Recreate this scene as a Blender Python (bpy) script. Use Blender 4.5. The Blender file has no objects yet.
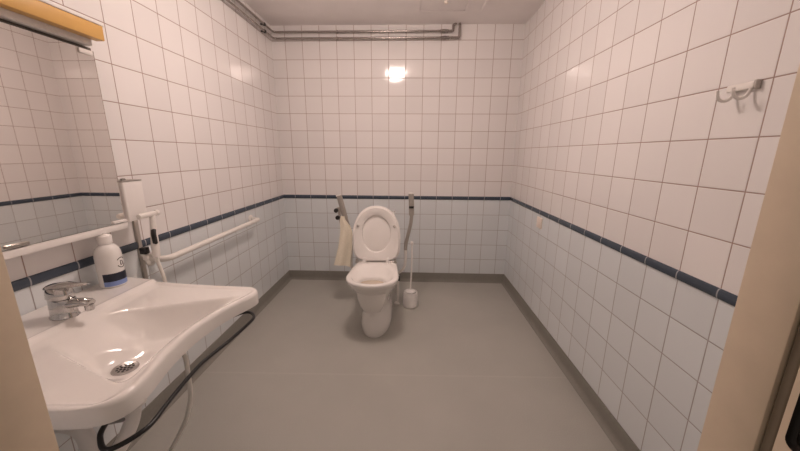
import bpy, bmesh, math, random
from mathutils import Vector, Matrix
random.seed(4)
C = bpy.context.scene.collection
PI = math.pi

# ------------------------------------------------------------------ room numbers (metres, floor z = 0, camera above the origin)
XL, XR, YB, YF, H = -1.2228, 0.9392, 2.9795, 0.40, 2.315
CAMZ = 1.25
BAND = 0.8422            # middle of the blue border
TW, TV = 0.15, 0.1492    # tile pitch

# ------------------------------------------------------------------ materials
def new_mat(name):
    m = bpy.data.materials.new(name); m.use_nodes = True
    nt = m.node_tree
    return m, nt, nt.nodes['Principled BSDF']

def mat(name, col, rough=0.5, metal=0.0, spec=0.5, var=0.0, scale=20.0, bump=0.0, coat=0.0, rvar=0.0):
    m, nt, p = new_mat(name)
    p.inputs['Roughness'].default_value = rough
    p.inputs['Metallic'].default_value = metal
    p.inputs['Specular IOR Level'].default_value = spec
    p.inputs['Coat Weight'].default_value = coat
    p.inputs['Coat Roughness'].default_value = 0.05
    tc = nt.nodes.new('ShaderNodeTexCoord')
    nz = nt.nodes.new('ShaderNodeTexNoise'); nz.inputs['Scale'].default_value = scale
    nz.inputs['Detail'].default_value = 4
    nt.links.new(tc.outputs['Object'], nz.inputs['Vector'])
    rp = nt.nodes.new('ShaderNodeMapRange')
    rp.inputs['From Min'].default_value = 0.3; rp.inputs['From Max'].default_value = 0.7
    rp.inputs['To Min'].default_value = 1 - var; rp.inputs['To Max'].default_value = 1 + var
    nt.links.new(nz.outputs['Fac'], rp.inputs['Value'])
    vm = nt.nodes.new('ShaderNodeVectorMath'); vm.operation = 'SCALE'
    vm.inputs[0].default_value = col[:3]
    nt.links.new(rp.outputs['Result'], vm.inputs['Scale'])
    nt.links.new(vm.outputs['Vector'], p.inputs['Base Color'])
    if rvar:
        rr = nt.nodes.new('ShaderNodeMapRange')
        rr.inputs['To Min'].default_value = rough - rvar; rr.inputs['To Max'].default_value = rough + rvar
        nt.links.new(nz.outputs['Fac'], rr.inputs['Value']); nt.links.new(rr.outputs['Result'], p.inputs['Roughness'])
    if bump:
        b = nt.nodes.new('ShaderNodeBump'); b.inputs['Strength'].default_value = bump; b.inputs['Distance'].default_value = 0.002
        nt.links.new(nz.outputs['Fac'], b.inputs['Height']); nt.links.new(b.outputs['Normal'], p.inputs['Normal'])
    return m

class NB:
    """little node builder"""
    def __init__(s, nt): s.nt = nt
    def val(s, sock, v):
        if hasattr(v, 'is_linked') or hasattr(v, 'links'): s.nt.links.new(v, sock)
        else: sock.default_value = v
    def math(s, op, a, b=None, c=None):
        n = s.nt.nodes.new('ShaderNodeMath'); n.operation = op
        s.val(n.inputs[0], a)
        if b is not None: s.val(n.inputs[1], b)
        if c is not None: s.val(n.inputs[2], c)
        return n.outputs[0]
    def remap(s, v, a, b, c, d, smooth=False):
        n = s.nt.nodes.new('ShaderNodeMapRange')
        if smooth: n.interpolation_type = 'SMOOTHSTEP'
        s.val(n.inputs['Value'], v)
        for k, x in zip(('From Min', 'From Max', 'To Min', 'To Max'), (a, b, c, d)): n.inputs[k].default_value = x
        return n.outputs['Result']
    def mix(s, f, a, b):
        n = s.nt.nodes.new('ShaderNodeMix'); n.data_type = 'RGBA'
        s.val(n.inputs[0], f); s.val(n.inputs[6], a); s.val(n.inputs[7], b)
        return n.outputs[2]

WHITE_TILE = (0.80, 0.775, 0.765, 1)
BLUE_TILE = (0.71, 0.745, 0.765, 1)
def tile_mat(name, axis, off):
    m, nt, p = new_mat(name); nb = NB(nt)
    geo = nt.nodes.new('ShaderNodeNewGeometry')
    sp = nt.nodes.new('ShaderNodeSeparateXYZ'); nt.links.new(geo.outputs['Position'], sp.inputs[0])
    u = nb.math('DIVIDE', nb.math('SUBTRACT', sp.outputs[axis], off), TW)
    zr = nb.math('SUBTRACT', sp.outputs[2], BAND)
    v = nb.math('DIVIDE', nb.math('SUBTRACT', nb.math('ABSOLUTE', zr), 0.0098), TV)
    def edge(x, t):
        f = nb.math('FRACT', x)
        return nb.math('MULTIPLY', nb.math('MINIMUM', f, nb.math('SUBTRACT', 1.0, f)), t)
    d = nb.math('MINIMUM', edge(u, TW), edge(v, TV))
    tile = nb.remap(d, 0.0011, 0.0023, 0, 1, True)
    relief = nb.remap(d, 0.0008, 0.0042, 0, 1, True)
    blue = nb.math('LESS_THAN', zr, 0.0)
    cb = nt.nodes.new('ShaderNodeCombineXYZ')
    nt.links.new(nb.math('FLOOR', u), cb.inputs[0]); nt.links.new(nb.math('FLOOR', v), cb.inputs[1]); nt.links.new(blue, cb.inputs[2])
    wn = nt.nodes.new('ShaderNodeTexWhiteNoise'); wn.noise_dimensions = '3D'; nt.links.new(cb.outputs[0], wn.inputs['Vector'])
    tone = nb.remap(wn.outputs['Value'], 0, 1, 0.965, 1.025)
    colr = nb.mix(blue, WHITE_TILE, BLUE_TILE)
    vs = nt.nodes.new('ShaderNodeVectorMath'); vs.operation = 'SCALE'
    nt.links.new(colr, vs.inputs[0]); nt.links.new(tone, vs.inputs['Scale'])
    grout = nb.mix(blue, (0.34, 0.24, 0.205, 1), (0.34, 0.31, 0.30, 1))
    nt.links.new(nb.mix(tile, grout, vs.outputs[0]), p.inputs['Base Color'])
    nt.links.new(nb.remap(tile, 0, 1, 0.75, 0.085), p.inputs['Roughness'])
    # every tile is set a hair out of true
    a = nt.nodes.new('ShaderNodeVectorMath'); a.operation = 'SUBTRACT'; a.inputs[1].default_value = (.5, .5, .5)
    nt.links.new(wn.outputs['Color'], a.inputs[0])
    b = nt.nodes.new('ShaderNodeVectorMath'); b.operation = 'SCALE'; b.inputs['Scale'].default_value = 0.012
    nt.links.new(a.outputs[0], b.inputs[0])
    c = nt.nodes.new('ShaderNodeVectorMath'); c.operation = 'ADD'
    nt.links.new(geo.outputs['Normal'], c.inputs[0]); nt.links.new(b.outputs[0], c.inputs[1])
    n = nt.nodes.new('ShaderNodeVectorMath'); n.operation = 'NORMALIZE'; nt.links.new(c.outputs[0], n.inputs[0])
    bp = nt.nodes.new('ShaderNodeBump'); bp.inputs['Strength'].default_value = 0.6; bp.inputs['Distance'].default_value = 0.0015
    nt.links.new(relief, bp.inputs['Height']); nt.links.new(n.outputs[0], bp.inputs['Normal'])
    nt.links.new(bp.outputs['Normal'], p.inputs['Normal'])
    return m

def band_mat(name, axis, off):
    m, nt, p = new_mat(name); nb = NB(nt)
    geo = nt.nodes.new('ShaderNodeNewGeometry')
    sp = nt.nodes.new('ShaderNodeSeparateXYZ'); nt.links.new(geo.outputs['Position'], sp.inputs[0])
    f = nb.math('FRACT', nb.math('DIVIDE', nb.math('SUBTRACT', sp.outputs[axis], off), TW))
    d = nb.math('MULTIPLY', nb.math('MINIMUM', f, nb.math('SUBTRACT', 1.0, f)), TW)
    k = nb.remap(d, 0.0015, 0.0028, 0, 1, True)
    nt.links.new(nb.mix(k, (0.36, 0.36, 0.38, 1), (0.050, 0.067, 0.094, 1)), p.inputs['Base Color'])
    p.inputs['Roughness'].default_value = 0.22
    return m

def floor_mat():
    m, nt, p = new_mat('vinyl floor'); nb = NB(nt)
    geo = nt.nodes.new('ShaderNodeNewGeometry')
    sp = nt.nodes.new('ShaderNodeSeparateXYZ'); nt.links.new(geo.outputs['Position'], sp.inputs[0])
    n1 = nt.nodes.new('ShaderNodeTexNoise'); n1.inputs['Scale'].default_value = 260; n1.inputs['Detail'].default_value = 3
    n2 = nt.nodes.new('ShaderNodeTexNoise'); n2.inputs['Scale'].default_value = 2.2; n2.inputs['Detail'].default_value = 5
    for n in (n1, n2): nt.links.new(geo.outputs['Position'], n.inputs['Vector'])
    k = nb.math('MULTIPLY', nb.remap(n1.outputs['Fac'], .3, .7, .93, 1.07), nb.remap(n2.outputs['Fac'], .3, .7, .95, 1.05))
    seam = nb.math('SUBTRACT', nb.math('SUBTRACT', sp.outputs[1], 1.584), nb.math('MULTIPLY', sp.outputs[0], 0.02))
    s = nb.remap(nb.math('ABSOLUTE', seam), 0.002, 0.008, 1.07, 1.0, True)
    vs = nt.nodes.new('ShaderNodeVectorMath'); vs.operation = 'SCALE'; vs.inputs[0].default_value = (0.42, 0.41, 0.375)
    nt.links.new(nb.math('MULTIPLY', k, s), vs.inputs['Scale'])
    nt.links.new(vs.outputs[0], p.inputs['Base Color'])
    p.inputs['Roughness'].default_value = 0.48; p.inputs['Specular IOR Level'].default_value = 0.35
    bp = nt.nodes.new('ShaderNodeBump'); bp.inputs['Strength'].default_value = 0.12; bp.inputs['Distance'].default_value = 0.001
    nt.links.new(n1.outputs['Fac'], bp.inputs['Height']); nt.links.new(bp.outputs['Normal'], p.inputs['Normal'])
    return m

M = {}
M['tile_back'] = tile_mat('tiles back', 0, -1.107)
M['tile_right'] = tile_mat('tiles right', 1, 1.9662)
M['tile_left'] = tile_mat('tiles left', 1, 1.3531)
M['tile_front'] = tile_mat('tiles front', 0, -1.107)
M['band_x'] = band_mat('blue border x', 0, -1.107)
M['band_r'] = band_mat('blue border right', 1, 1.9662)
M['band_l'] = band_mat('blue border left', 1, 1.3531)
M['floor'] = floor_mat()
M['base'] = mat('vinyl skirting', (0.24, 0.23, 0.205), 0.5, var=0.04, scale=60, spec=.35)
M['ceil'] = mat('painted ceiling', (0.88, 0.84, 0.83), 0.85, var=0.02, scale=6, bump=0.05)
M['hatch'] = mat('painted hatch', (0.87, 0.83, 0.82), 0.85, var=0.02, scale=8)
M['frame'] = mat('beige paint', (0.71, 0.59, 0.45), 0.5, var=0.03, scale=25, bump=0.06)
M['gap_shade'] = mat('mirror gap shade', (0.09, 0.08, 0.065), 0.7, var=0.1)  # near-black colour standing in for shade in the slits around the mirror glass
M['gasket'] = mat('brown rubber gasket', (0.20, 0.16, 0.115), 0.7, var=0.08)
M['plate'] = mat('dark bronze', (0.025, 0.020, 0.017), 0.4, metal=0.3, var=0.1)
M['porc'] = mat('porcelain', (0.80, 0.775, 0.75), 0.10, var=0.01, scale=5, coat=0.4)
M['plastic'] = mat('white plastic', (0.80, 0.775, 0.755), 0.28, var=0.01, scale=10)
M['lidpl'] = mat('seat plastic', (0.82, 0.79, 0.765), 0.25, var=0.01, scale=10)
M['coatw'] = mat('white powder coat', (0.80, 0.77, 0.735), 0.35, var=0.02, scale=15)
M['chrome'] = mat('chrome', (0.56, 0.55, 0.54), 0.12, metal=1.0, var=0.03, scale=30)
M['steel'] = mat('brushed steel', (0.46, 0.43, 0.40), 0.34, metal=0.9, var=0.06, scale=90)
M['pipe'] = mat('chromed pipe', (0.40, 0.365, 0.345), 0.26, metal=1.0, var=0.06, scale=40)
M['armgrey'] = mat('grey arm pad', (0.42, 0.385, 0.350), 0.32, metal=0.45, var=0.06, scale=30)
M['black'] = mat('black plastic', (0.014, 0.013, 0.013), 0.35, var=0.1)
M['hose'] = mat('black rubber hose', (0.010, 0.010, 0.012), 0.30, var=0.1)
M['whose'] = mat('white rubber hose', (0.84, 0.81, 0.76), 0.4, var=0.03)
M['water'] = mat('bowl water', (0.50, 0.42, 0.33), 0.06, var=0.05, scale=20)
M['wood'] = mat('ochre cover', (0.62, 0.36, 0.105), 0.42, var=0.03, scale=12)
M['lampw'] = mat('lamp housing', (0.74, 0.70, 0.67), 0.45, var=0.02)
M['towel'] = mat('cream cotton', (0.82, 0.76, 0.63), 0.9, var=0.06, scale=180, bump=0.5, spec=.1)
M['bottle'] = mat('bottle plastic', (0.80, 0.785, 0.765), 0.25, var=0.01)
M['navy'] = mat('navy print', (0.012, 0.016, 0.035), 0.4, var=0.05)
M['lblue'] = mat('light blue print', (0.22, 0.31, 0.60), 0.4, var=0.03)
M['ink'] = mat('black print', (0.03, 0.028, 0.03), 0.5, var=0.05)
M['socket'] = mat('cream plastic', (0.84, 0.75, 0.67), 0.35, var=0.01)
M['grate'] = mat('drain steel', (0.42, 0.40, 0.385), 0.28, metal=1.0, var=0.05, scale=60)
M['dark'] = mat('drain hole shade', (0.012, 0.011, 0.010), 0.8, var=0.05)

def mirror_mat():
    m, nt, p = new_mat('mirror silver')
    p.inputs['Metallic'].default_value = 1.0; p.inputs['Roughness'].default_value = 0.015
    p.inputs['Base Color'].default_value = (0.93, 0.90, 0.87, 1)
    return m
M['mirror'] = mirror_mat()
def emit_mat(name, col, s):
    m, nt, p = new_mat(name)
    p.inputs['Base Color'].default_value = (0.8, 0.78, 0.74, 1)
    p.inputs['Emission Color'].default_value = (*col, 1); p.inputs['Emission Strength'].default_value = s
    return m
LAMP_COL = (1.0, 0.80, 0.712)
M['glow'] = emit_mat('lit opal glass', LAMP_COL, 62.0)

# ------------------------------------------------------------------ mesh helpers
def place(o, loc): o.location = loc
def finish(name, bm, m, parent=None, origin=None, angle=40, smooth=True):
    """bm is in world coordinates; becomes ONE mesh object"""
    bmesh.ops.recalc_face_normals(bm, faces=bm.faces)
    base = Vector((0, 0, 0))
    if parent is not None:
        p = parent
        while p is not None: base += p.location; p = p.parent
    loc = Vector((0, 0, 0))
    if parent is None and origin is not None: loc = Vector(origin); base = loc
    bmesh.ops.translate(bm, verts=bm.verts, vec=-base)
    me = bpy.data.meshes.new(name); bm.to_mesh(me); bm.free()
    me.materials.append(M[m] if isinstance(m, str) else m)
    if smooth:
        for f in me.polygons: f.use_smooth = True
        me.set_sharp_from_angle(angle=math.radians(angle))
    o = bpy.data.objects.new(name, me); C.objects.link(o)
    o.location = loc
    if parent is not None: o.parent = parent
    return o
def struct(name, bm, m, parent=None, **k):
    o = finish(name, bm, m, parent, **k)
    if parent is None: o['kind'] = 'structure'
    return o
def thing(name, loc, label, cat, group=None):
    o = bpy.data.objects.new(name, None); C.objects.link(o); o.location = loc
    o.empty_display_size = 0.05
    return tag(o, label, cat, group)
def tag(o, label, cat, group=None):
    o['label'] = label; o['category'] = cat
    if group: o['group'] = group
    return o

def box(bm, x0, x1, y0, y1, z0, z1, bev=0.0, seg=2):
    r = bmesh.ops.create_cube(bm, size=1)
    vs = r['verts']
    for v in vs:
        v.co = Vector(((x0 + x1) / 2 + v.co.x * (x1 - x0), (y0 + y1) / 2 + v.co.y * (y1 - y0), (z0 + z1) / 2 + v.co.z * (z1 - z0)))
    if bev:
        es = {e for v in vs for e in v.link_edges}
        bmesh.ops.bevel(bm, geom=list(es), offset=bev, segments=seg, affect='EDGES', profile=0.5)
    return bm
def B(*a, **k): return box(bmesh.new(), *a, **k)

def catmull(pts, n=8):
    P = [Vector(p) for p in pts]
    if len(P) < 3: return P
    Q = [P[0] * 2 - P[1]] + P + [P[-1] * 2 - P[-2]]
    out = []
    for i in range(1, len(Q) - 2):
        a, b, c, d = Q[i - 1:i + 3]
        for k in range(n):
            t = k / n
            out.append(0.5 * ((2 * b) + (c - a) * t + (2 * a - 5 * b + 4 * c - d) * t * t + (3 * b - a - 3 * c + d) * t ** 3))
    out.append(P[-1]); return out
def fillet(pts, r, n=6):
    """polyline with rounded corners"""
    P = [Vector(p) for p in pts]; out = [P[0]]
    for i in range(1, len(P) - 1):
        a, b, c = P[i - 1], P[i], P[i + 1]
        l = min(r, (a - b).length * .49, (c - b).length * .49)
        s, e = b + (a - b).normalized() * l, b + (c - b).normalized() * l
        for k in range(n + 1):
            t = k / n; out.append(s * (1 - t) ** 2 + b * 2 * t * (1 - t) + e * t * t)
    out.append(P[-1]); return out
def sweep(bm, pts, prof, up=None, cap=True):
    """prof: list of 2D offsets or function of i -> list"""
    P = [Vector(p) for p in pts]; n = len(P)
    t0 = (P[1] - P[0]).normalized()
    ref = Vector(up) if up is not None else (Vector((0, 0, 1)) if abs(t0.z) < .9 else Vector((1, 0, 0)))
    side = t0.cross(ref).normalized(); rings = []
    for i in range(n):
        t = (P[min(i + 1, n - 1)] - P[max(i - 1, 0)]).normalized()
        if up is not None: side = t.cross(Vector(up)).normalized()
        else: side = (side - t * side.dot(t)).normalized()
        w = side.cross(t)
        pr = prof(i, n) if callable(prof) else prof
        rings.append([bm.verts.new(P[i] + side * a + w * b) for a, b in pr])
    m = len(rings[0])
    for i in range(n - 1):
        for j in range(m):
            bm.faces.new((rings[i][j], rings[i][(j + 1) % m], rings[i + 1][(j + 1) % m], rings[i + 1][j]))
    if cap:
        bm.faces.new(rings[0][::-1]); bm.faces.new(rings[-1])
    return bm
def circ(r, n=14, sx=1, sy=1): return [(r * sx * math.cos(2 * PI * k / n), r * sy * math.sin(2 * PI * k / n)) for k in range(n)]
def rrect(w, h, r, n=4):
    out = []
    for cx, cy, a0 in ((w / 2 - r, h / 2 - r, 0), (-w / 2 + r, h / 2 - r, 90), (-w / 2 + r, -h / 2 + r, 180), (w / 2 - r, -h / 2 + r, 270)):
        for k in range(n + 1):
            a = math.radians(a0 + 90 * k / n); out.append((cx + r * math.cos(a), cy + r * math.sin(a)))
    return out
def tube(bm, pts, r, n=14): return sweep(bm, pts, circ(r, n))
def T(pts, r, n=14): return tube(bmesh.new(), pts, r, n)
def lathe(bm, prof, center, axis='z', n=32):
    """prof: (radius, height) list"""
    c = Vector(center); rings = []
    def pt(r, h, a):
        x, y = r * math.cos(a), r * math.sin(a)
        return c + (Vector((x, y, h)) if axis == 'z' else Vector((h, x, y)) if axis == 'x' else Vector((x, h, y)))
    for r, h in prof:
        if r < 1e-6: rings.append([bm.verts.new(pt(0, h, 0))])
        else: rings.append([bm.verts.new(pt(r, h, 2 * PI * k / n)) for k in range(n)])
    for a, b in zip(rings, rings[1:]):
        if len(a) == 1 and len(b) == 1: continue
        for k in range(n):
            k2 = (k + 1) % n
            if len(a) == 1: bm.faces.new((a[0], b[k], b[k2]))
            elif len(b) == 1: bm.faces.new((a[k], a[k2], b[0]))
            else: bm.faces.new((a[k], a[k2], b[k2], b[k]))
    return bm
def L(prof, center, axis='z', n=32): return lathe(bmesh.new(), prof, center, axis, n)
def loft(bm, rings, cap0=True, cap1=True):
    R = [[bm.verts.new(p) for p in r] for r in rings]; m = len(R[0])
    for a, b in zip(R, R[1:]):
        for j in range(m): bm.faces.new((a[j], a[(j + 1) % m], b[(j + 1) % m], b[j]))
    if cap0: bm.faces.new(R[0][::-1])
    if cap1: bm.faces.new(R[-1])
    return bm

# ------------------------------------------------------------------ room shell
TH = 0.12
DX0, DX1, DZ = -0.572, 0.437, 2.10          # doorway
YO = 0.14                                    # outer face of front wall
struct('floor', B(XL - TH, XR + TH, -0.9, YB + TH, -0.1, 0), 'floor', smooth=False)
struct('ceiling', B(XL - TH, XR + TH, YO, YB + TH, H, H + 0.1), 'ceil', smooth=False)
struct('wall_back', B(XL - TH, XR + TH, YB, YB + TH, 0, H), 'tile_back', smooth=False)
struct('wall_left', B(XL - TH, XL, YF, YB, 0, H), 'tile_left', smooth=False)
struct('wall_right', B(XR, XR + TH, YF, YB, 0, H), 'tile_right', smooth=False)
bm = bmesh.new()
box(bm, XL - TH, DX0 - .02, YO, YF, 0, H); box(bm, DX1 + .02, XR + TH, YO, YF, 0, H); box(bm, DX0 - .02, DX1 + .02, YO, YF, DZ + .02, H)
struct('wall_front', bm, 'tile_front', smooth=False)

# blue border tiles, a rounded strip standing proud of the wall
def band_prof(h=0.0165, d=0.009):
    return [(0, -h)] + [(d * math.sin(PI * k / 8) ** .6 if 0 < k < 8 else 0.0, -h * math.cos(PI * k / 8)) for k in range(1, 8)] + [(0, h)]
def band(name, a, b, nrm, m):
    bm = bmesh.new(); a = Vector(a); b = Vector(b); nrm = Vector(nrm)
    rings = []
    for p in (a, b):
        rings.append([p + nrm * o + Vector((0, 0, z)) for o, z in band_prof()])
    loft(bm, rings)
    return struct(name, bm, m, angle=60)
band('trim_1', (XL, YB, BAND), (XR, YB, BAND), (0, -1, 0), 'band_x')
band('trim_2', (XR, YF, BAND), (XR, YB, BAND), (-1, 0, 0), 'band_r')
band('trim_3', (XL, YF, BAND), (XL, YB, BAND), (1, 0, 0), 'band_l')

# coved vinyl skirting
def cove(name, a, b, nrm):
    a, b, nrm = Vector(a), Vector(b), Vector(nrm)
    pr = [(0, 0.087), (0.004, 0.087), (0.005, 0.084), (0.005, 0.03)]
    for k in range(1, 6):
        t = PI / 2 * k / 5; pr.append((0.005 + 0.022 * (1 - math.cos(t)), 0.03 - 0.028 * math.sin(t)))
    pr += [(0.030, 0.0), (0, 0)]
    bm = bmesh.new(); loft(bm, [[p + nrm * o + Vector((0, 0, z)) for o, z in pr] for p in (a, b)])
    return struct(name, bm, 'base', angle=30)
cove('baseboard_back', (XL, YB, 0), (XR, YB, 0), (0, -1, 0))
cove('baseboard_right', (XR, YF, 0), (XR, YB, 0), (-1, 0, 0))
cove('baseboard_left', (XL, YF, 0), (XL, YB, 0), (1, 0, 0))

# door frame, seen at both edges of the view
bm = bmesh.new()
for s, x in ((-1, DX0), (1, DX1)):
    def bx(xa, xb, ya, yb): box(bm, min(x + s * xa, x + s * xb), max(x + s * xa, x + s * xb), ya, yb, 0, DZ + .02, bev=.002)
    bx(0, .020, .340, .404)
    bx(.012, .020, .3255, .341)
    bx(.003 if s > 0 else 0, .020, YO - .004, .3265)
    box(bm, min(x + s * .018, x + s * .075), max(x + s * .018, x + s * .075), YO - .016, YO, 0, DZ + .08, bev=.002)
box(bm, DX0 - .02, DX1 + .02, YO - .004, .404, DZ, DZ + .02)
box(bm, DX0 - .075, DX1 + .075, YO - .016, YO, DZ + .02, DZ + .08, bev=.002)
door = struct('door_1', bm, 'frame', angle=30)
finish('seal_strip', B(DX1 + .0045, DX1 + .012, .3268, .3397, 0.0, DZ, bev=.003, seg=3), 'gasket', door)
bm = bmesh.new()
box(bm, DX1 - .0005, DX1 + .004, .255, .312, .928, 1.085, bev=.010, seg=4)
finish('strike_plate', bm, 'plate', door)

# ------------------------------------------------------------------ ceiling fittings
lamp = thing('ceiling_lamp', (-0.214, 1.588, H), 'round opal glass lamp glowing on the middle of the ceiling', 'lamp')
finish('lamp_base', L([(0, 0), (.150, 0), (.150, -.022), (.143, -.026), (0, -.026)], (-0.214, 1.588, H), n=48), 'lampw', lamp)
dome = [(.138, -.0265)] + [(.142 * math.cos(t), -.030 - .120 * math.sin(t)) for t in [PI / 2 * k / 10 for k in range(10)]] + [(0, -.150)]
finish('glass_dome', L([(0, -.0265)] + dome, (-0.214, 1.588, H), n=48), 'glow', lamp)

hatch = thing('ceiling_hatch', (.224, 2.54, H), 'square painted hatch with a pale knob in the ceiling above the toilet', 'hatch')
finish('panel', B(.060, .388, 2.376, 2.704, H - .005, H - .0005, bev=.0015), 'hatch', hatch)
bm = bmesh.new()
for a in ((.044, .055, 2.36, 2.72), (.393, .404, 2.36, 2.72), (.055, .393, 2.36, 2.371), (.055, .393, 2.709, 2.72)):
    box(bm, *a, H - .0055, H - .0005, bev=.001)
finish('frame', bm, 'hatch', hatch)
finish('knob', L([(0, -.022), (.010, -.021), (.013, -.016), (.011, -.008), (.011, -.005), (0, -.005)], (.234, 2.552, H)), 'socket', hatch)
tag(finish('cable_trunking', B(.512, .530, 1.20, 2.685, H - .014, H - .0003, bev=.003), 'hatch', origin=(.521, 2.0, H)),
    'slim pale strip of cable trunking running along the ceiling', 'trunking')

# two chromed pipes under the ceiling
PR = 0.0088
def pipe(zc, ex, off, label, riser):
    xw, yw = XL + off, YB - off
    t = thing('water_pipe', (xw, yw, zc), label, 'pipe', 'chromed pipes under the ceiling')
    finish('tube', T(fillet([(xw, YF + .002, zc), (xw, yw, zc), (ex, yw, zc)], .035), PR, 16), 'pipe', t)
    cx = ex - .055
    finish('coupling', L([(PR, -.036), (.0125, -.034), (.0125, -.020), (.0145, -.018), (.0145, .010), (.0125, .012), (.0125, .034), (PR, .036)], (cx, yw, zc), 'x', 20), 'pipe', t)
    finish('elbow', T(fillet([(ex - .002, yw, zc), (riser, yw, zc), (riser, yw, H - .001)] if riser else
           [(ex - .002, yw, zc), (ex + .018, yw, zc), (ex + .020, yw, zc + .046), (ex + .034, yw, zc + .050), (ex + .040, yw + .004, H - .001)], .014), PR + .0012, 16), 'pipe', t)
    for k, x in enumerate((-0.643, -0.058)):
        bm = bmesh.new(); lathe(bm, [(PR, -.006), (PR + .003, -.006), (PR + .003, .006), (PR, .006)], (x, yw, zc), 'x', 20)
        box(bm, x - .004, x + .004, yw + PR, YB + .001, zc - .004, zc + .004)
        finish('clip', bm, 'pipe', t)
    for y in (1.25, 2.10, 2.78):
        bm = bmesh.new(); lathe(bm, [(PR, -.007), (PR + .004, -.007), (PR + .004, .007), (PR, .007)], (xw, y, zc), 'y', 20)
        box(bm, XL - .001, xw - PR, y - .005, y + .005, zc - .005, zc + .005)
        finish('clip', bm, 'black', t)
    return t
pipe(2.255, .318, .030, 'upper of the two chromed pipes running just below the ceiling', None)
pipe(2.204, .325, .030, 'lower of the two chromed pipes running just below the ceiling', .391)

# ------------------------------------------------------------------ toilet
TX = -0.246
def sm_(a, b, x):
    k = max(0, min(1, (x - a) / (b - a))); return k * k * (3 - 2 * k)
def egg(z, yf, yb, hw, n=48, sq=2.6, nb=0.0, dx=0.0, fm=.42):
    """outline: round at the front, squarer at the back"""
    out = []; ym = yf + (yb - yf) * fm
    for k in range(n):
        a = 2 * PI * k / n; c, s = math.cos(a), math.sin(a)
        e = 2.0 if s < 0 else sq
        x = hw * math.copysign(abs(c) ** (2 / e), c)
        yy = math.copysign(abs(s) ** (2 / e), s)
        x *= 1 - nb * max(0, yy)
        out.append(Vector((TX + dx + x, ym + yy * ((yb - ym) if s > 0 else (ym - yf)), z)))
    return out
toilet = thing('toilet', (TX, 2.25, 0), 'white porcelain toilet with its lid and seat raised by the back wall', 'toilet')
lev = [(0, 1.947, 2.53, .110), (.012, 1.941, 2.535, .115), (.05, 1.944, 2.53, .114), (.095, 1.962, 2.525, .107), (.14, 1.980, 2.52, .098), (.165, 1.984, 2.52, .094),
       (.20, 1.975, 2.51, .096), (.25, 1.948, 2.50, .106), (.30, 1.915, 2.50, .122), (.345, 1.885, 2.49, .144), (.385, 1.855, 2.48, .162), (.402, 1.842, 2.48, .170), (.412, 1.834, 2.48, .175), (.430, 1.830, 2.48, .179), (.438, 1.832, 2.48, .177), (.441, 1.839, 2.475, .171)]
inner = [(.4405, 1.860, 2.225, .146), (.436, 1.866, 2.210, .138), (.424, 1.870, 2.15, .126), (.412, 1.872, 2.090, .116), (.405, 1.874, 2.070, .110), (.398, 1.876, 2.064, .106), (.37, 1.880, 2.056, .102), (.31, 1.882, 2.035, .096), (.25, 1.90, 2.02, .080), (.20, 1.93, 1.99, .055)]
bm = loft(bmesh.new(), [egg(z, a, b, w, sq=3.2, nb=.22 * sm_(.22, .42, z), dx=-.005 * sm_(.2, .4, z), fm=.42 - .17 * sm_(.15, .38, z)) for z, a, b, w in lev] + [egg(z, a, b, w, sq=2.3, dx=-.006, nb=.10, fm=.36) for z, a, b, w in inner])
finish('bowl', bm, 'porc', toilet, angle=55)
finish('water', loft(bmesh.new(), [[Vector((TX - .006 + .103 * math.cos(2 * PI * k / 32), 1.968 + .091 * math.sin(2 * PI * k / 32), .384)) for k in range(32)]], cap0=False), 'water', toilet)
bm = B(TX - .160, TX + .115, 2.425, 2.60, .40, .765, bev=.028, seg=4)
finish('cistern', bm, 'porc', toilet)
bm = B(TX - .165, TX + .120, 2.418, 2.607, .757, .785, bev=.012, seg=3)
finish('cistern_lid', bm, 'porc', toilet)
finish('flush_button', L([(0, .006), (.017, .005), (.02, 0), (.02, -.004)], (TX - .01, 2.51, .785)), 'chrome', toilet)
# raised seat and lid, modelled flat and tipped up about the hinge
HY, HZ, LEAN = 2.285, .445, math.radians(8)
HX = TX - .010
def up(u, v, w): # across, away from hinge, towards the viewer
    return Vector((HX + u, HY + v * math.sin(LEAN) - w * math.cos(LEAN), HZ + v * math.cos(LEAN) + w * math.sin(LEAN)))
def dshape(hw, v0, v1, n=56):
    out = []; vm = v0 + (v1 - v0) * .40
    for k in range(n):
        a = 2 * PI * k / n; c, s = math.cos(a), math.sin(a)
        e = 2.25 if s > 0 else 4.2
        u = hw * math.copysign(abs(c) ** (2 / e), c)
        v = math.copysign(abs(s) ** (2 / e), s)
        uu = u * (1 - .05 * max(0, -s)) 
        out.append((uu, vm + v * ((v1 - vm) if s > 0 else (vm - v0))))
    return out
def ell(hw, v0, v1, n=56):
    return [(hw * math.cos(2 * PI * k / n), (v0 + v1) / 2 + (v1 - v0) / 2 * math.sin(2 * PI * k / n)) for k in range(n)]
def ring(sh, w): return [up(u, v, w) for u, v in sh]
lid = loft(bmesh.new(), [ring(dshape(.165, .016, .405), -.022), ring(dshape(.178, .004, .418), -.016), ring(dshape(.183, 0, .424), -.006), ring(dshape(.183, 0, .424), .002), ring(dshape(.180, .003, .421), .004)])
finish('lid', lid, 'lidpl', toilet)
seat = bmesh.new()
o1, o2 = dshape(.174, .006, .412), dshape(.171, .010, .408)
h1, h2 = ell(.106, .075, .352), ell(.110, .071, .356)
loft(seat, [ring(o1, .0045), ring(o1, .016), ring(o2, .021), ring(ell(.114, .067, .360), .021), ring(h2, .018), ring(h1, .012), ring(h1, .0045), ring(o1, .0045)], False, False)
finish('seat', seat, 'lidpl', toilet)
for s in (-1, 1):
    c = up(s * .137, .272, .021)
    bm = bmesh.new(); loft(bm, [[up(s * .137 + r * math.cos(2 * PI * k / 16), .272 + r * math.sin(2 * PI * k / 16), w) for k in range(16)] for r, w in ((.011, .0205), (.011, .027), (.007, .030))])
    finish('seat_buffer', bm, 'steel', toilet)
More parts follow.
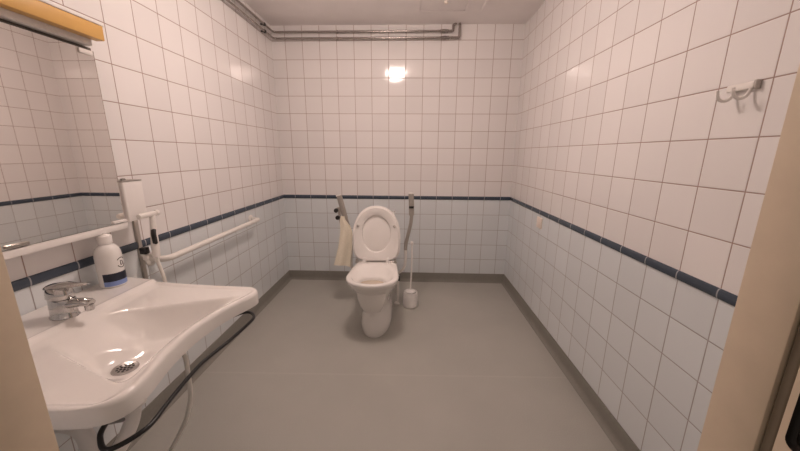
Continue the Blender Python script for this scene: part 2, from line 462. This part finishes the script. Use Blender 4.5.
for s in (-1, 1):
    bm = bmesh.new(); lathe(bm, [(0, -.030), (.009, -.030), (.009, .030), (0, .030)], (HX + s * .110, HY - .012, HZ - .003), 'x', 16)
    finish('hinge', bm, 'steel', toilet)
    finish('hinge_post', L([(.018, -.024), (.018, -.018), (.012, -.010), (.012, .012), (.008, .018), (0, .019)], (HX + s * .090, HY - .028, .462), n=20), 'plastic', toilet)
    finish('hinge_post', L([(.014, -.024), (.014, -.018), (.010, -.010), (.010, .006), (0, .008)], (HX + s * .145, HY - .020, .462), n=20), 'steel', toilet)

# ------------------------------------------------------------------ folded-up support arms
AY = 2.45
ar = thing('support_arm', (-.135, AY, .27), 'folded-up grey and white support arm right of the toilet, beside the brush', 'support arm', 'folded support arms at the toilet')
finish('arm_tube', T(fillet([(-.138, AY, .285), (-.088, AY, .287), (-.043, AY, .335), (-.034, AY, .41), (-.036, AY, .50)], .05, 8), .0115, 16), 'coatw', ar)
bm = sweep(bmesh.new(), catmull([(-.036, AY, .488), (-.033, AY, .54), (-.020, AY, .60), (.002, AY, .70), (.009, AY, .765), (.008, AY, .80)], 6), rrect(.028, .026, .010), up=(0, 1, 0))
finish('arm_bar', bm, 'armgrey', ar)
bm = sweep(bmesh.new(), catmull([(.009, AY, .775), (.007, AY, .86), (.004, AY, .945)], 6), rrect(.042, .034, .012), up=(0, 1, 0))
finish('arm_pad', bm, 'armgrey', ar)
finish('lock_button', B(-.012, .026, AY - .023, AY - .015, .832, .850, bev=.003), 'black', ar)
finish('end_cap', B(-.017, .025, AY - .017, AY + .017, .945, .953, bev=.003), 'coatw', ar)
finish('support_leg', T([(-.096, AY + .01, .285), (-.096, AY + .01, .020)], .0095, 14), 'coatw', ar)
finish('leg_knob', L([(0, -.022), (.015, -.020), (.017, 0), (.015, .020), (0, .022)], (-.094, AY + .01, .238), n=18), 'black', ar)
finish('leg_foot', L([(.022, 0), (.024, .006), (.020, .018), (.010, .024), (0, .024)], (-.105, AY + .012, 0), n=24), 'coatw', ar)

al = thing('support_arm', (-.37, AY, .27), 'folded-up grey and white support arm left of the toilet, holding a cream towel', 'support arm', 'folded support arms at the toilet')
finish('arm_tube', T(fillet([(-.352, AY, .280), (-.440, AY, .280), (-.487, AY, .33), (-.482, AY, .42), (-.474, AY, .57)], .05, 8), .0125, 16), 'coatw', al)
bm = sweep(bmesh.new(), catmull([(-.473, AY, .555), (-.486, AY, .64), (-.510, AY, .72), (-.524, AY, .775)], 6), rrect(.030, .026, .010), up=(0, 1, 0))
finish('arm_bar', bm, 'armgrey', al)
bm = sweep(bmesh.new(), catmull([(-.520, AY, .745), (-.543, AY, .84), (-.563, AY, .925)], 6), rrect(.042, .034, .012), up=(0, 1, 0))
finish('arm_pad', bm, 'armgrey', al)
bm = sweep(bmesh.new(), [(-.566, AY, .922), (-.568, AY, .931)], rrect(.040, .030, .010), up=(0, 1, 0))
finish('end_cap', bm, 'coatw', al)
bm = sweep(bmesh.new(), [(-.566, AY - .022, .835), (-.548, AY - .026, .70)], rrect(.022, .014, .005), up=(0, 1, 0))
finish('roll_bracket', bm, 'armgrey', al)
for z, x in ((.812, -.582), (.755, -.572)):
    finish('bracket_knob', L([(0, -.052), (.016, -.050), (.018, -.040), (.016, -.018), (.008, -.016), (.008, -.006)], (x, AY, z), 'y', 18), 'black', al)

# cream towel hanging from the left arm
def towel():
    bm = bmesh.new(); nu, nv = 14, 26; rows = []
    for j in range(nv + 1):
        t = j / nv; z = .770 - .405 * t
        def ip(tab):
            for (a, xa), (b, xb) in zip(tab, tab[1:]):
                if a <= t <= b: k = (t - a) / (b - a); return xa + (xb - xa) * k
            return tab[-1][1]
        xl = ip([(0, -.545), (.06, -.552), (.3, -.553), (.6, -.572), (1, -.612)])
        xr = ip([(0, -.515), (.06, -.512), (.2, -.470), (.3, -.456), (.6, -.460), (1, -.478)])
        row = []
        for i in range(nu + 1):
            s = i / nu
            y = AY - .050 - .012 * t + .006 * math.sin(s * 9 + t * 1.5) * min(1, t * 3 + .2) + .01 * (s - .5) ** 2
            row.append(bm.verts.new((xl + (xr - xl) * s, y, z + (.008 * math.sin(s * 3) if j == nv else 0) + .010 * s * (t > .9) * -1)))
        rows.append(row)
    for a, b in zip(rows, rows[1:]):
        for i in range(nu): bm.faces.new((a[i], a[i + 1], b[i + 1], b[i]))
    bmesh.ops.recalc_face_normals(bm, faces=bm.faces)
    bmesh.ops.solidify(bm, geom=bm.faces[:], thickness=.006)
    return bm
tag(finish('hand_towel', towel(), 'towel', origin=(-.53, AY - .05, .77), angle=60), 'cream towel hanging beside the left edge of the raised toilet lid', 'towel')

# ------------------------------------------------------------------ toilet brush
bx_, by_ = .010, 2.435
cup = thing('brush_holder', (bx_, by_, 0), 'white plastic cup on the floor right of the toilet holding the brush', 'brush holder')
finish('cup', L([(0, 0), (.054, 0), (.060, .006), (.062, .02), (.058, .125), (.055, .132), (.052, .132), (.054, .12), (.056, .02), (0, .012)], (bx_, by_, 0), n=40), 'plastic', cup)
br = thing('toilet_brush', (bx_, by_, .02), 'white toilet brush with a long thin handle standing in its cup', 'brush')
finish('handle', T(catmull([(bx_, by_, .14), (bx_ + .004, by_, .30), (bx_ + .006, by_, .44), (bx_ + .006, by_, .535)], 5), .0065, 12), 'plastic', br)
finish('handle_knob', L([(0, .030), (.009, .027), (.012, .016), (.011, .004), (.006, -.004), (0, -.004)], (bx_ + .006, by_, .535), n=18), 'plastic', br)
finish('splash_lid', L([(0, .150), (.014, .149), (.030, .141), (.044, .136), (.044, .1325), (0, .1325)], (bx_ - .002, by_, 0), n=32), 'plastic', br)
finish('bristle_head', L([(0, .015), (.030, .020), (.036, .06), (.028, .10), (.010, .115), (.010, .134), (0, .134)], (bx_, by_, 0), n=24), 'plastic', br)

# ------------------------------------------------------------------ wash basin
SY = 0.829; SZ = 0.745
def smooth_tab(tab, t):
    xs = [a for a, b in tab]
    if t <= xs[0]: return tab[0][1]
    if t >= xs[-1]: return tab[-1][1]
    k = max(q for q in range(len(tab) - 1) if xs[q] <= t)
    def m(q):
        if q <= 0 or q >= len(tab) - 1:
            q2 = 0 if q <= 0 else len(tab) - 2
            return (tab[q2 + 1][1] - tab[q2][1]) / (xs[q2 + 1] - xs[q2])
        return (tab[q + 1][1] - tab[q - 1][1]) / (xs[q + 1] - xs[q - 1])
    h = xs[k + 1] - xs[k]; u = (t - xs[k]) / h
    return ((2 * u ** 3 - 3 * u * u + 1) * tab[k][1] + (u ** 3 - 2 * u * u + u) * h * m(k) + (-2 * u ** 3 + 3 * u * u) * tab[k + 1][1] + (u ** 3 - u * u) * h * m(k + 1))
FRONT = [(-1.0, -.715), (-.985, -.672), (-.955, -.643), (-.90, -.622), (-.82, -.612), (-.70, -.612), (-.55, -.622), (-.36, -.635), (-.10, -.643), (.10, -.641), (.35, -.628), (.56, -.606),
         (.70, -.588), (.80, -.580), (.88, -.582), (.93, -.592), (.965, -.608), (.985, -.628), (1.0, -.668)]
def front_x(q): return smooth_tab(FRONT, q)
def half_w(t): return .376 - .112 * t + .047 * t * t
def sm(a, b, x):
    k = max(0, min(1, (x - a) / (b - a))); return k * k * (3 - 2 * k)
NS, NT = 110, 104
WX, WY = -.833, .782      # waste
def basin():
    bm = bmesh.new()
    def P(i, j):
        q = -1 + 2 * i / NS; t = j / NT
        q = math.copysign(1 - (1 - abs(q)) ** 1.25, q)
        tt = 1 - (1 - t) ** 1.2
        x = (XL + .003) + (front_x(q) - XL - .003) * tt
        return x, SY + half_w(tt) * q
    def parts(x, y):
        t = max(0, min(1, (x - XL) / .60))
        q = max(-1, min(1, (y - SY) / half_w(t)))
        return x + 1.043, (1 - abs(q)) * .33, front_x(q) - x
    def height(x, y):
        dback, dside, dfront = parts(x, y)
        z = SZ + .003 * math.exp(-(dback / .006) ** 2) * sm(.004, .03, dside)
        z -= .009 * sm(0, .012, dback)
        # flat shoulders that dip a little behind a raised lip
        z -= .008 * sm(.010, .034, dside) * sm(0, .05, dback) * sm(.010, .040, dfront)
        bw = .075 + max(0, dback) * .40
        sd = bw - abs(y - SY)
        kk = max(0, min(1, (sd + .002) / .090)); inb = kk * (2 - kk) * sm(.0, .21, dback) * sm(.026, .125, dfront)
        z -= .092 * inb
        r = math.hypot(x - WX, y - WY)
        z += (zw - z) * (1 - sm(.036, .085, r)) if zw is not None else 0
        d = min(dside, dfront); R = .013
        if d < R: z -= R - math.sqrt(max(0, R * R - (R - max(d, 0)) ** 2))
        return z
    zw = None
    zw = height(WX, WY) - .008
    top = {}; bot = {}
    for i in range(NS + 1):
        for j in range(NT + 1):
            x, y = P(i, j); z = height(x, y)
            top[i, j] = bm.verts.new((x, y, z))
            dback, dside, dfront = parts(x, y)
            bot[i, j] = bm.verts.new((x, y, min(SZ - .058 - .012 * sm(0, .05, min(dside, dfront)), z - .018)))
    for i in range(NS):
        for j in range(NT):
            bm.faces.new((top[i, j], top[i + 1, j], top[i + 1, j + 1], top[i, j + 1]))
            bm.faces.new((bot[i, j], bot[i, j + 1], bot[i + 1, j + 1], bot[i + 1, j]))
    loop = [(i, 0) for i in range(NS)] + [(NS, j) for j in range(NT)] + [(i, NT) for i in range(NS, 0, -1)] + [(0, j) for j in range(NT, 0, -1)]
    for a, b in zip(loop, loop[1:] + loop[:1]): bm.faces.new((top[a], bot[a], bot[b], top[b]))
    return bm, height
sink = thing('washbasin', (XL, SY, .67), 'white porcelain washbasin with a scooped front edge on the left wall', 'sink')
bm, bh = basin()
finish('basin', bm, 'porc', sink, angle=70)
dz = bh(WX, WY)
dr = finish('drain', L([(0, .0020), (.024, .0020), (.027, .0035), (.031, .003), (.033, .0), (.033, -.003)], (WX, WY, dz + .001), n=32), 'grate', sink)
bm = bmesh.new()
for rr, nn, hr_ in ((0, 1, .0042), (.0105, 6, .0040), (.0190, 11, .0033)):
    for k in range(nn):
        a = 2 * PI * k / nn
        lathe(bm, [(0, .0004), (hr_, .0002), (hr_, -.0004)], (WX + rr * math.cos(a), WY + rr * math.sin(a), dz + .0031), n=10)
finish('drain_hole_shade', bm, 'dark', dr)  # flat black discs on the grate, painting the darkness inside its holes
finish('overflow_mark', L([(0, .001), (.009, .001), (.011, -.002)], (-.92, .640, bh(-.92, .640)), n=16), 'porc', sink)
# trap below
bm = T(fillet([(WX, WY, dz - .02), (WX, WY, .46), (WX, .70, .40), (-.90, .70, .40), (-.93, .72, .48), (XL + .002, .72, .50)], .05, 6), .020, 18)
finish('waste_pipe', bm, 'plastic', sink)
bm = L([(.022, 0), (.034, .005), (.036, .06), (.028, .075), (.022, .09)], (WX, WY, .50), n=24)
finish('trap_cup', bm, 'plastic', sink)
for y in (SY - .15, SY + .15):
    bm = bmesh.new()
    # wall bracket arm
    pr = [(XL + .001, .62), (-1.00, .615), (-1.00, .598), (-1.03, .585), (XL + .03, .48), (XL + .001, .48)]
    loft(bm, [[Vector((x, y + d, z - .002)) for x, z in pr] for d in (-.011, .011)])
    bmesh.ops.bevel(bm, geom=bm.edges[:], offset=.004, segments=2, affect='EDGES')
    finish('wall_bracket', bm, 'coatw', sink, angle=30)

# mixer tap
FX, FY = -1.082, .866
tap = thing('mixer_tap', (FX, FY, SZ), 'chrome single lever mixer tap on the washbasin ledge', 'tap')
def oval(z, rx, ry, ox=0, n=32): return [Vector((FX + ox + rx * math.cos(2 * PI * k / n), FY + ry * math.sin(2 * PI * k / n), SZ + z)) for k in range(n)]
finish('tap_body', loft(bmesh.new(), [oval(0, .040, .031), oval(.004, .040, .031), oval(.009, .037, .028), oval(.032, .036, .027), oval(.056, .039, .026, .003), oval(.061, .037, .024, .003)]), 'chrome', tap)
def ring4(c, w, h, ax=(1, 0, 0), n=16):
    ax = Vector(ax).normalized(); s = ax.cross(Vector((0, 0, 1))).normalized(); u = s.cross(ax)
    return [Vector(c) + s * (w * math.cos(2 * PI * k / n)) + u * (h * math.sin(2 * PI * k / n)) for k in range(n)]
bm = loft(bmesh.new(), [ring4((FX + a, FY, SZ + z), w, h, (1, 0, d)) for a, z, w, h, d in ((.010, .042, .021, .017, .1), (.040, .046, .018, .014, .1), (.068, .050, .016, .012, 0), (.086, .050, .0155, .012, -.2), (.096, .047, .0135, .0105, -.3))])
finish('spout', bm, 'chrome', tap)
finish('aerator', L([(0, -.012), (.0105, -.012), (.0118, -.009), (.0118, .006), (0, .006)], (FX + .087, FY, SZ + .036), n=20), 'chrome', tap)
bm = loft(bmesh.new(), [oval(.0625, .036, .026), oval(.066, .038, .028), (oval(.086, .037, .027)), oval(.097, .031, .022, -.002), oval(.105, .016, .012, -.004)])
finish('lever_cap', bm, 'chrome', tap)
bm = loft(bmesh.new(), [ring4((FX + a, FY, SZ + z), w, h, (1, 0, .12)) for a, z, w, h in ((-.036, .092, .012, .004), (-.022, .099, .023, .008), (.020, .105, .024, .008), (.055, .106, .015, .0055), (.090, .110, .010, .0045), (.100, .111, .007, .003))])
finish('lever', bm, 'chrome', tap)

# soap bottle
SX_, SY_ = -1.150, 1.105
sb = thing('soap_bottle', (SX_, SY_, SZ), 'white soap bottle with a blue label standing on the washbasin ledge', 'bottle')
BR = .0405
prof = [(0, 0), (.037, 0), (BR, .004), (BR, .122), (.0395, .134), (.035, .149), (.026, .160), (.0195, .164), (.019, .168), (0, .168)]
finish('bottle_body', L(prof, (SX_, SY_, SZ), n=40), 'bottle', sb)
finish('screw_cap', L([(0, .168), (.0215, .1685), (.0215, .196), (.019, .200), (.010, .203), (.0095, .209), (.007, .211), (0, .211)], (SX_, SY_, SZ), n=28), 'plastic', sb)
LA = math.radians(-35)     # middle of the label, towards the room and the door
def cyl(a, z, r): return Vector((SX_ + r * math.cos(a), SY_ + r * math.sin(a), SZ + z))
def patch(a0, a1, z0, z1, r, n=24):
    bm = bmesh.new(); g = [[bm.verts.new(cyl(a0 + (a1 - a0) * k / n, z, r)) for k in range(n + 1)] for z in (z0, z1)]
    for k in range(n): bm.faces.new((g[0][k], g[0][k + 1], g[1][k + 1], g[1][k]))
    bmesh.ops.recalc_face_normals(bm, faces=bm.faces); bmesh.ops.solidify(bm, geom=bm.faces[:], thickness=.0003)
    return bm
A0, A1 = LA - .85, LA + 1.35
finish('dark_label_band', patch(A0, A1, .026, .057, BR + .0006), 'navy', sb)
finish('blue_label_band', patch(A0, A1, .008, .026, BR + .0006), 'lblue', sb)
def strokes(lines, w=.0011):
    bm = bmesh.new()
    for ln in lines:
        pts = [cyl(LA + a / BR, z, BR + .0003) for a, z in ln]
        sweep(bm, pts, circ(w, 6))
    return bm
def arc(cx, cz, r, d0, d1, n=14, sy=1): return [(cx + r * math.cos(math.radians(d0 + (d1 - d0) * k / n)), cz + sy * r * math.sin(math.radians(d0 + (d1 - d0) * k / n))) for k in range(n + 1)]
LC = .033
Dlet = [[(LC - .005, .083), (LC - .005, .099)], [(LC - .005, .099)] + arc(LC - .002, .091, .008, 90, -90) + [(LC - .005, .083)]]
swsh = [arc(LC, .091, .020, 140, 40), arc(LC, .091, .018, 205, 335)]
finish('label_letter', strokes(Dlet), 'ink', sb)
finish('label_mark', strokes(swsh, .0014), 'ink', sb)
finish('label_lines', strokes([[(LC - .004 + .001 * k, z), (LC + .012, z)] for k, z in enumerate((.050, .044))], .0007), 'lblue', sb)

# ------------------------------------------------------------------ mirror cabinet and its lamp
MX = -1.150; MY0, MY1, MZ0, MZ1 = .600, 1.207, .975, 1.602
mc = thing('wall_mirror', (XL, .904, .94), 'large rectangular wall mirror with a white bottom rail above the washbasin', 'mirror')
finish('backing', B(XL, MX - .004, MY0 + .004, MY1 - .004, .9727, MZ1 + .010, bev=.001), 'gap_shade', mc)  # coloured dark so the slits above and below the glass read as shadow
finish('mirror_glass', B(MX - .0038, MX, MY0, MY1, MZ0, MZ1), 'mirror', mc, smooth=False)
finish('bottom_rail', B(XL, MX + .004, MY0 - .004, MY1 + .004, .949, .9725, bev=.003), 'plastic', mc)
for y in (.845, 1.178):
    finish('glass_clip', B(MX + .0002, MX + .007, y - .028, y + .028, MZ0 + .002, MZ0 + .012, bev=.002), 'steel' if y < 1 else 'plastic', mc)
for y in (1.172,):
    finish('glass_clip', B(MX + .0002, MX + .006, y - .022, y + .026, MZ1 - .018, MZ1 - .002, bev=.002), 'lampw', mc)

ml = thing('mirror_lamp', (XL, .904, 1.61), 'unlit lamp with an ochre front cover above the mirror', 'lamp')
finish('lamp_housing', B(XL, -1.132, MY0 - .01, 1.190, 1.614, 1.690, bev=.003), 'lampw', ml)
finish('front_cover', B(-1.1315, -1.098, MY0 - .012, 1.206, 1.634, 1.682, bev=.003), 'wood', ml)
finish('top_rim', B(XL, -1.096, MY0 - .012, 1.210, 1.6825, 1.695, bev=.002), 'plastic', ml)

# ------------------------------------------------------------------ dispenser, grab bar, hand shower on the left wall
dp = thing('towel_dispenser', (XL, 1.245, .965), 'white wall dispenser with a metal top beside the mirror', 'dispenser')
finish('dispenser_body', B(XL, -1.138, 1.211, 1.303, .972, 1.132, bev=.005, seg=3), 'plastic', dp)
finish('dispenser_top', B(XL, -1.139, 1.2105, 1.304, 1.1325, 1.138, bev=.002), 'steel', dp)
finish('top_catch', L([(.009, 0), (.009, .006), (.006, .009), (0, .010)], (-1.158, 1.236, 1.138), n=18), 'chrome', dp)

gx = XL + .074
gb = thing('grab_bar', (XL, 1.85, .75), 'white horizontal grab bar on the left wall beyond the washbasin', 'grab bar')
finish('rail', T(fillet([(XL + .006, 1.372, .757), (gx, 1.385, .757), (gx, 2.305, .757), (XL + .006, 2.318, .757)], .06, 8), .0150, 18), 'coatw', gb)
for y in (1.372, 2.318):
    finish('wall_flange', L([(0, 0), (.031, 0), (.031, .004), (.027, .008), (.0165, .010), (0, .010)], (XL, y, .757), 'x', 28), 'coatw', gb)

hx, hy = -1.108, 1.280
sh = thing('shower_bracket', (XL, 1.34, .80), 'wall bracket with a grey rail and black jaws holding the hand shower', 'bracket')
finish('wall_rail', B(XL, XL + .012, 1.310, 1.330, .660, .965, bev=.003), 'armgrey', sh)
finish('holder_arm', B(XL + .012, hx - .045, 1.306, 1.328, .792, .812, bev=.005, seg=3), 'coatw', sh)
bm = bmesh.new(); box(bm, hx - .050, hx - .022, hy - .022, 1.318, .790, .818, bev=.005, seg=3)
finish('holder_block', bm, 'coatw', sh)
finish('holder_jaw', B(hx - .052, hx - .024, hy - .030, hy - .004, .820, .850, bev=.005), 'black', sh)
hs = thing('hand_shower', (hx, hy, .80), 'white hand shower with a black trigger hanging on the left wall', 'hand shower')
bm = loft(bmesh.new(), [[Vector((hx + a + w * math.cos(2 * PI * k / 16), hy + b + w * math.sin(2 * PI * k / 16), z)) for k in range(16)] for a, b, z, w in
     ((0, -.006, .800, .010), (.002, -.006, .805, .0145), (.002, -.004, .85, .0155), (.001, .002, .92, .0125), (0, .008, .968, .0105), (0, .010, .990, .0105))])
finish('handle', bm, 'coatw', hs)
finish('spray_head', L([(0, -.068), (.010, -.067), (.0115, -.060), (.0115, .010), (.009, .013), (.009, .018), (.0125, .020), (.0130, .032), (.011, .036), (0, .037)], (hx, hy + .008, .992), 'y', 22), 'coatw', hs)
finish('nozzle_face', L([(0, .0375), (.011, .0365)], (hx, hy + .008, .992), 'y', 22), 'steel', hs)
finish('trigger', sweep(bmesh.new(), catmull([(hx + .008, hy - .006, .925), (hx + .014, hy - .016, .908), (hx + .015, hy - .016, .885), (hx + .010, hy - .010, .868)], 6), rrect(.018, .014, .005), up=(0, 1, 0)), 'black', hs)
finish('shower_hose', T(catmull([(hx, hy - .006, .802), (hx + .002, hy, .76), (hx + .006, hy + .010, .69), (-1.10, 1.285, .60), (-1.125, 1.23, .50), (-1.15, 1.10, .43), (-1.15, .96, .42), (-1.13, .88, .50), (-1.10, .862, .64)], 8), .0075, 12), 'whose', hs)

# ------------------------------------------------------------------ hoses under the basin
tag(finish('black_cable', T(catmull([(-.785, .70, .53), (-.745, .64, .585), (-.710, .594, .625), (-.694, .563, .62), (-.652, .540, .615), (-.612, .595, .618), (-.620, .677, .62), (-.633, .817, .62), (-.615, .949, .62), (-.606, 1.06, .62), (-.611, 1.110, .62), (-.650, 1.143, .62), (-.692, 1.118, .618), (-.76, 1.05, .60), (-.86, .95, .54)], 8), .0058, 12), 'hose', origin=(-.6, .8, .66)),
    'black cable looping out from beneath the front edge of the washbasin', 'cable')
tag(finish('drain_hose', T(catmull([(-.815, .84, .56), (-.790, .905, .60), (-.772, .930, .575), (-.771, .934, .50), (-.762, .918, .42), (-.793, .921, .32), (-.853, .939, .22), (-.915, .948, .12), (-.97, .95, .03), (-1.05, .93, .0095), (-1.13, .85, .009)], 8), .0075, 12), 'whose', origin=(-.8, .85, .3)),
    'thin white hose dropping to the floor below the washbasin', 'hose')

# ------------------------------------------------------------------ right wall fittings
hr = thing('hook_rail', (XR, 1.0, 1.44), 'white wall rail with two coat hooks on the right wall', 'coat hook')
finish('rail_plate', B(XR - .014, XR, .950, 1.028, 1.429, 1.449, bev=.004, seg=3), 'coatw', hr)
finish('end_cap', B(XR - .016, XR, .942, .9505, 1.427, 1.451, bev=.003, seg=3), 'steel', hr)
for y in (1.006, .960):
    pts = [(XR - .008, y, 1.434), (XR - .010, y, 1.425)] + [(XR - .033 + .021 * math.cos(PI * k / 12), y, 1.423 - .019 * math.sin(PI * k / 12)) for k in range(13)] + [(XR - .056, y, 1.432)]
    finish('hook', sweep(bmesh.new(), pts, rrect(.009, .0065, .003, 3), up=(0, 1, 0)), 'coatw', hr)
sk = thing('wall_socket', (XR, 2.262, .765), 'small cream cover plate on the blue tiles of the right wall', 'socket')
finish('plate', B(XR - .009, XR, 2.220, 2.305, .728, .808, bev=.004, seg=3), 'socket', sk)
finish('rocker', B(XR - .012, XR - .009, 2.237, 2.288, .744, .792, bev=.002), 'socket', sk)

# ------------------------------------------------------------------ light, camera, view
w = bpy.data.worlds.new('world'); bpy.context.scene.world = w; w.use_nodes = True
bg = w.node_tree.nodes['Background']
bg.inputs['Color'].default_value = (1.0, 0.84, 0.72, 1); bg.inputs['Strength'].default_value = 0.22

pitch, yaw, roll = 0.2246, -0.0334, 0.0061
cy, sy, cp, sp_ = math.cos(yaw), math.sin(yaw), math.cos(pitch), math.sin(pitch)
fwd = Vector((sy * cp, cy * cp, -sp_)); right = Vector((cy, -sy, 0)); upv = right.cross(fwd)
r2 = right * math.cos(roll) + upv * math.sin(roll); u2 = -right * math.sin(roll) + upv * math.cos(roll)
cd = bpy.data.cameras.new('camera'); cam = bpy.data.objects.new('camera', cd); C.objects.link(cam)
cd.sensor_width = 36.0; cd.lens = 314.8153 / 800 * 36.0; cd.clip_start = 0.02; cd.clip_end = 50
rot = Matrix((r2, u2, -fwd)).transposed().to_4x4()
cam.matrix_world = Matrix.Translation((0, 0, CAMZ)) @ rot
sc = bpy.context.scene
sc.camera = cam
sc.view_settings.view_transform = 'Standard'; sc.view_settings.look = 'None'
sc.view_settings.exposure = 0.0; sc.view_settings.gamma = 1.0; sc.view_settings.use_curve_mapping = False
sc.cycles.sample_clamp_indirect = 0; sc.cycles.max_bounces = 12; sc.cycles.diffuse_bounces = 8; sc.cycles.glossy_bounces = 6
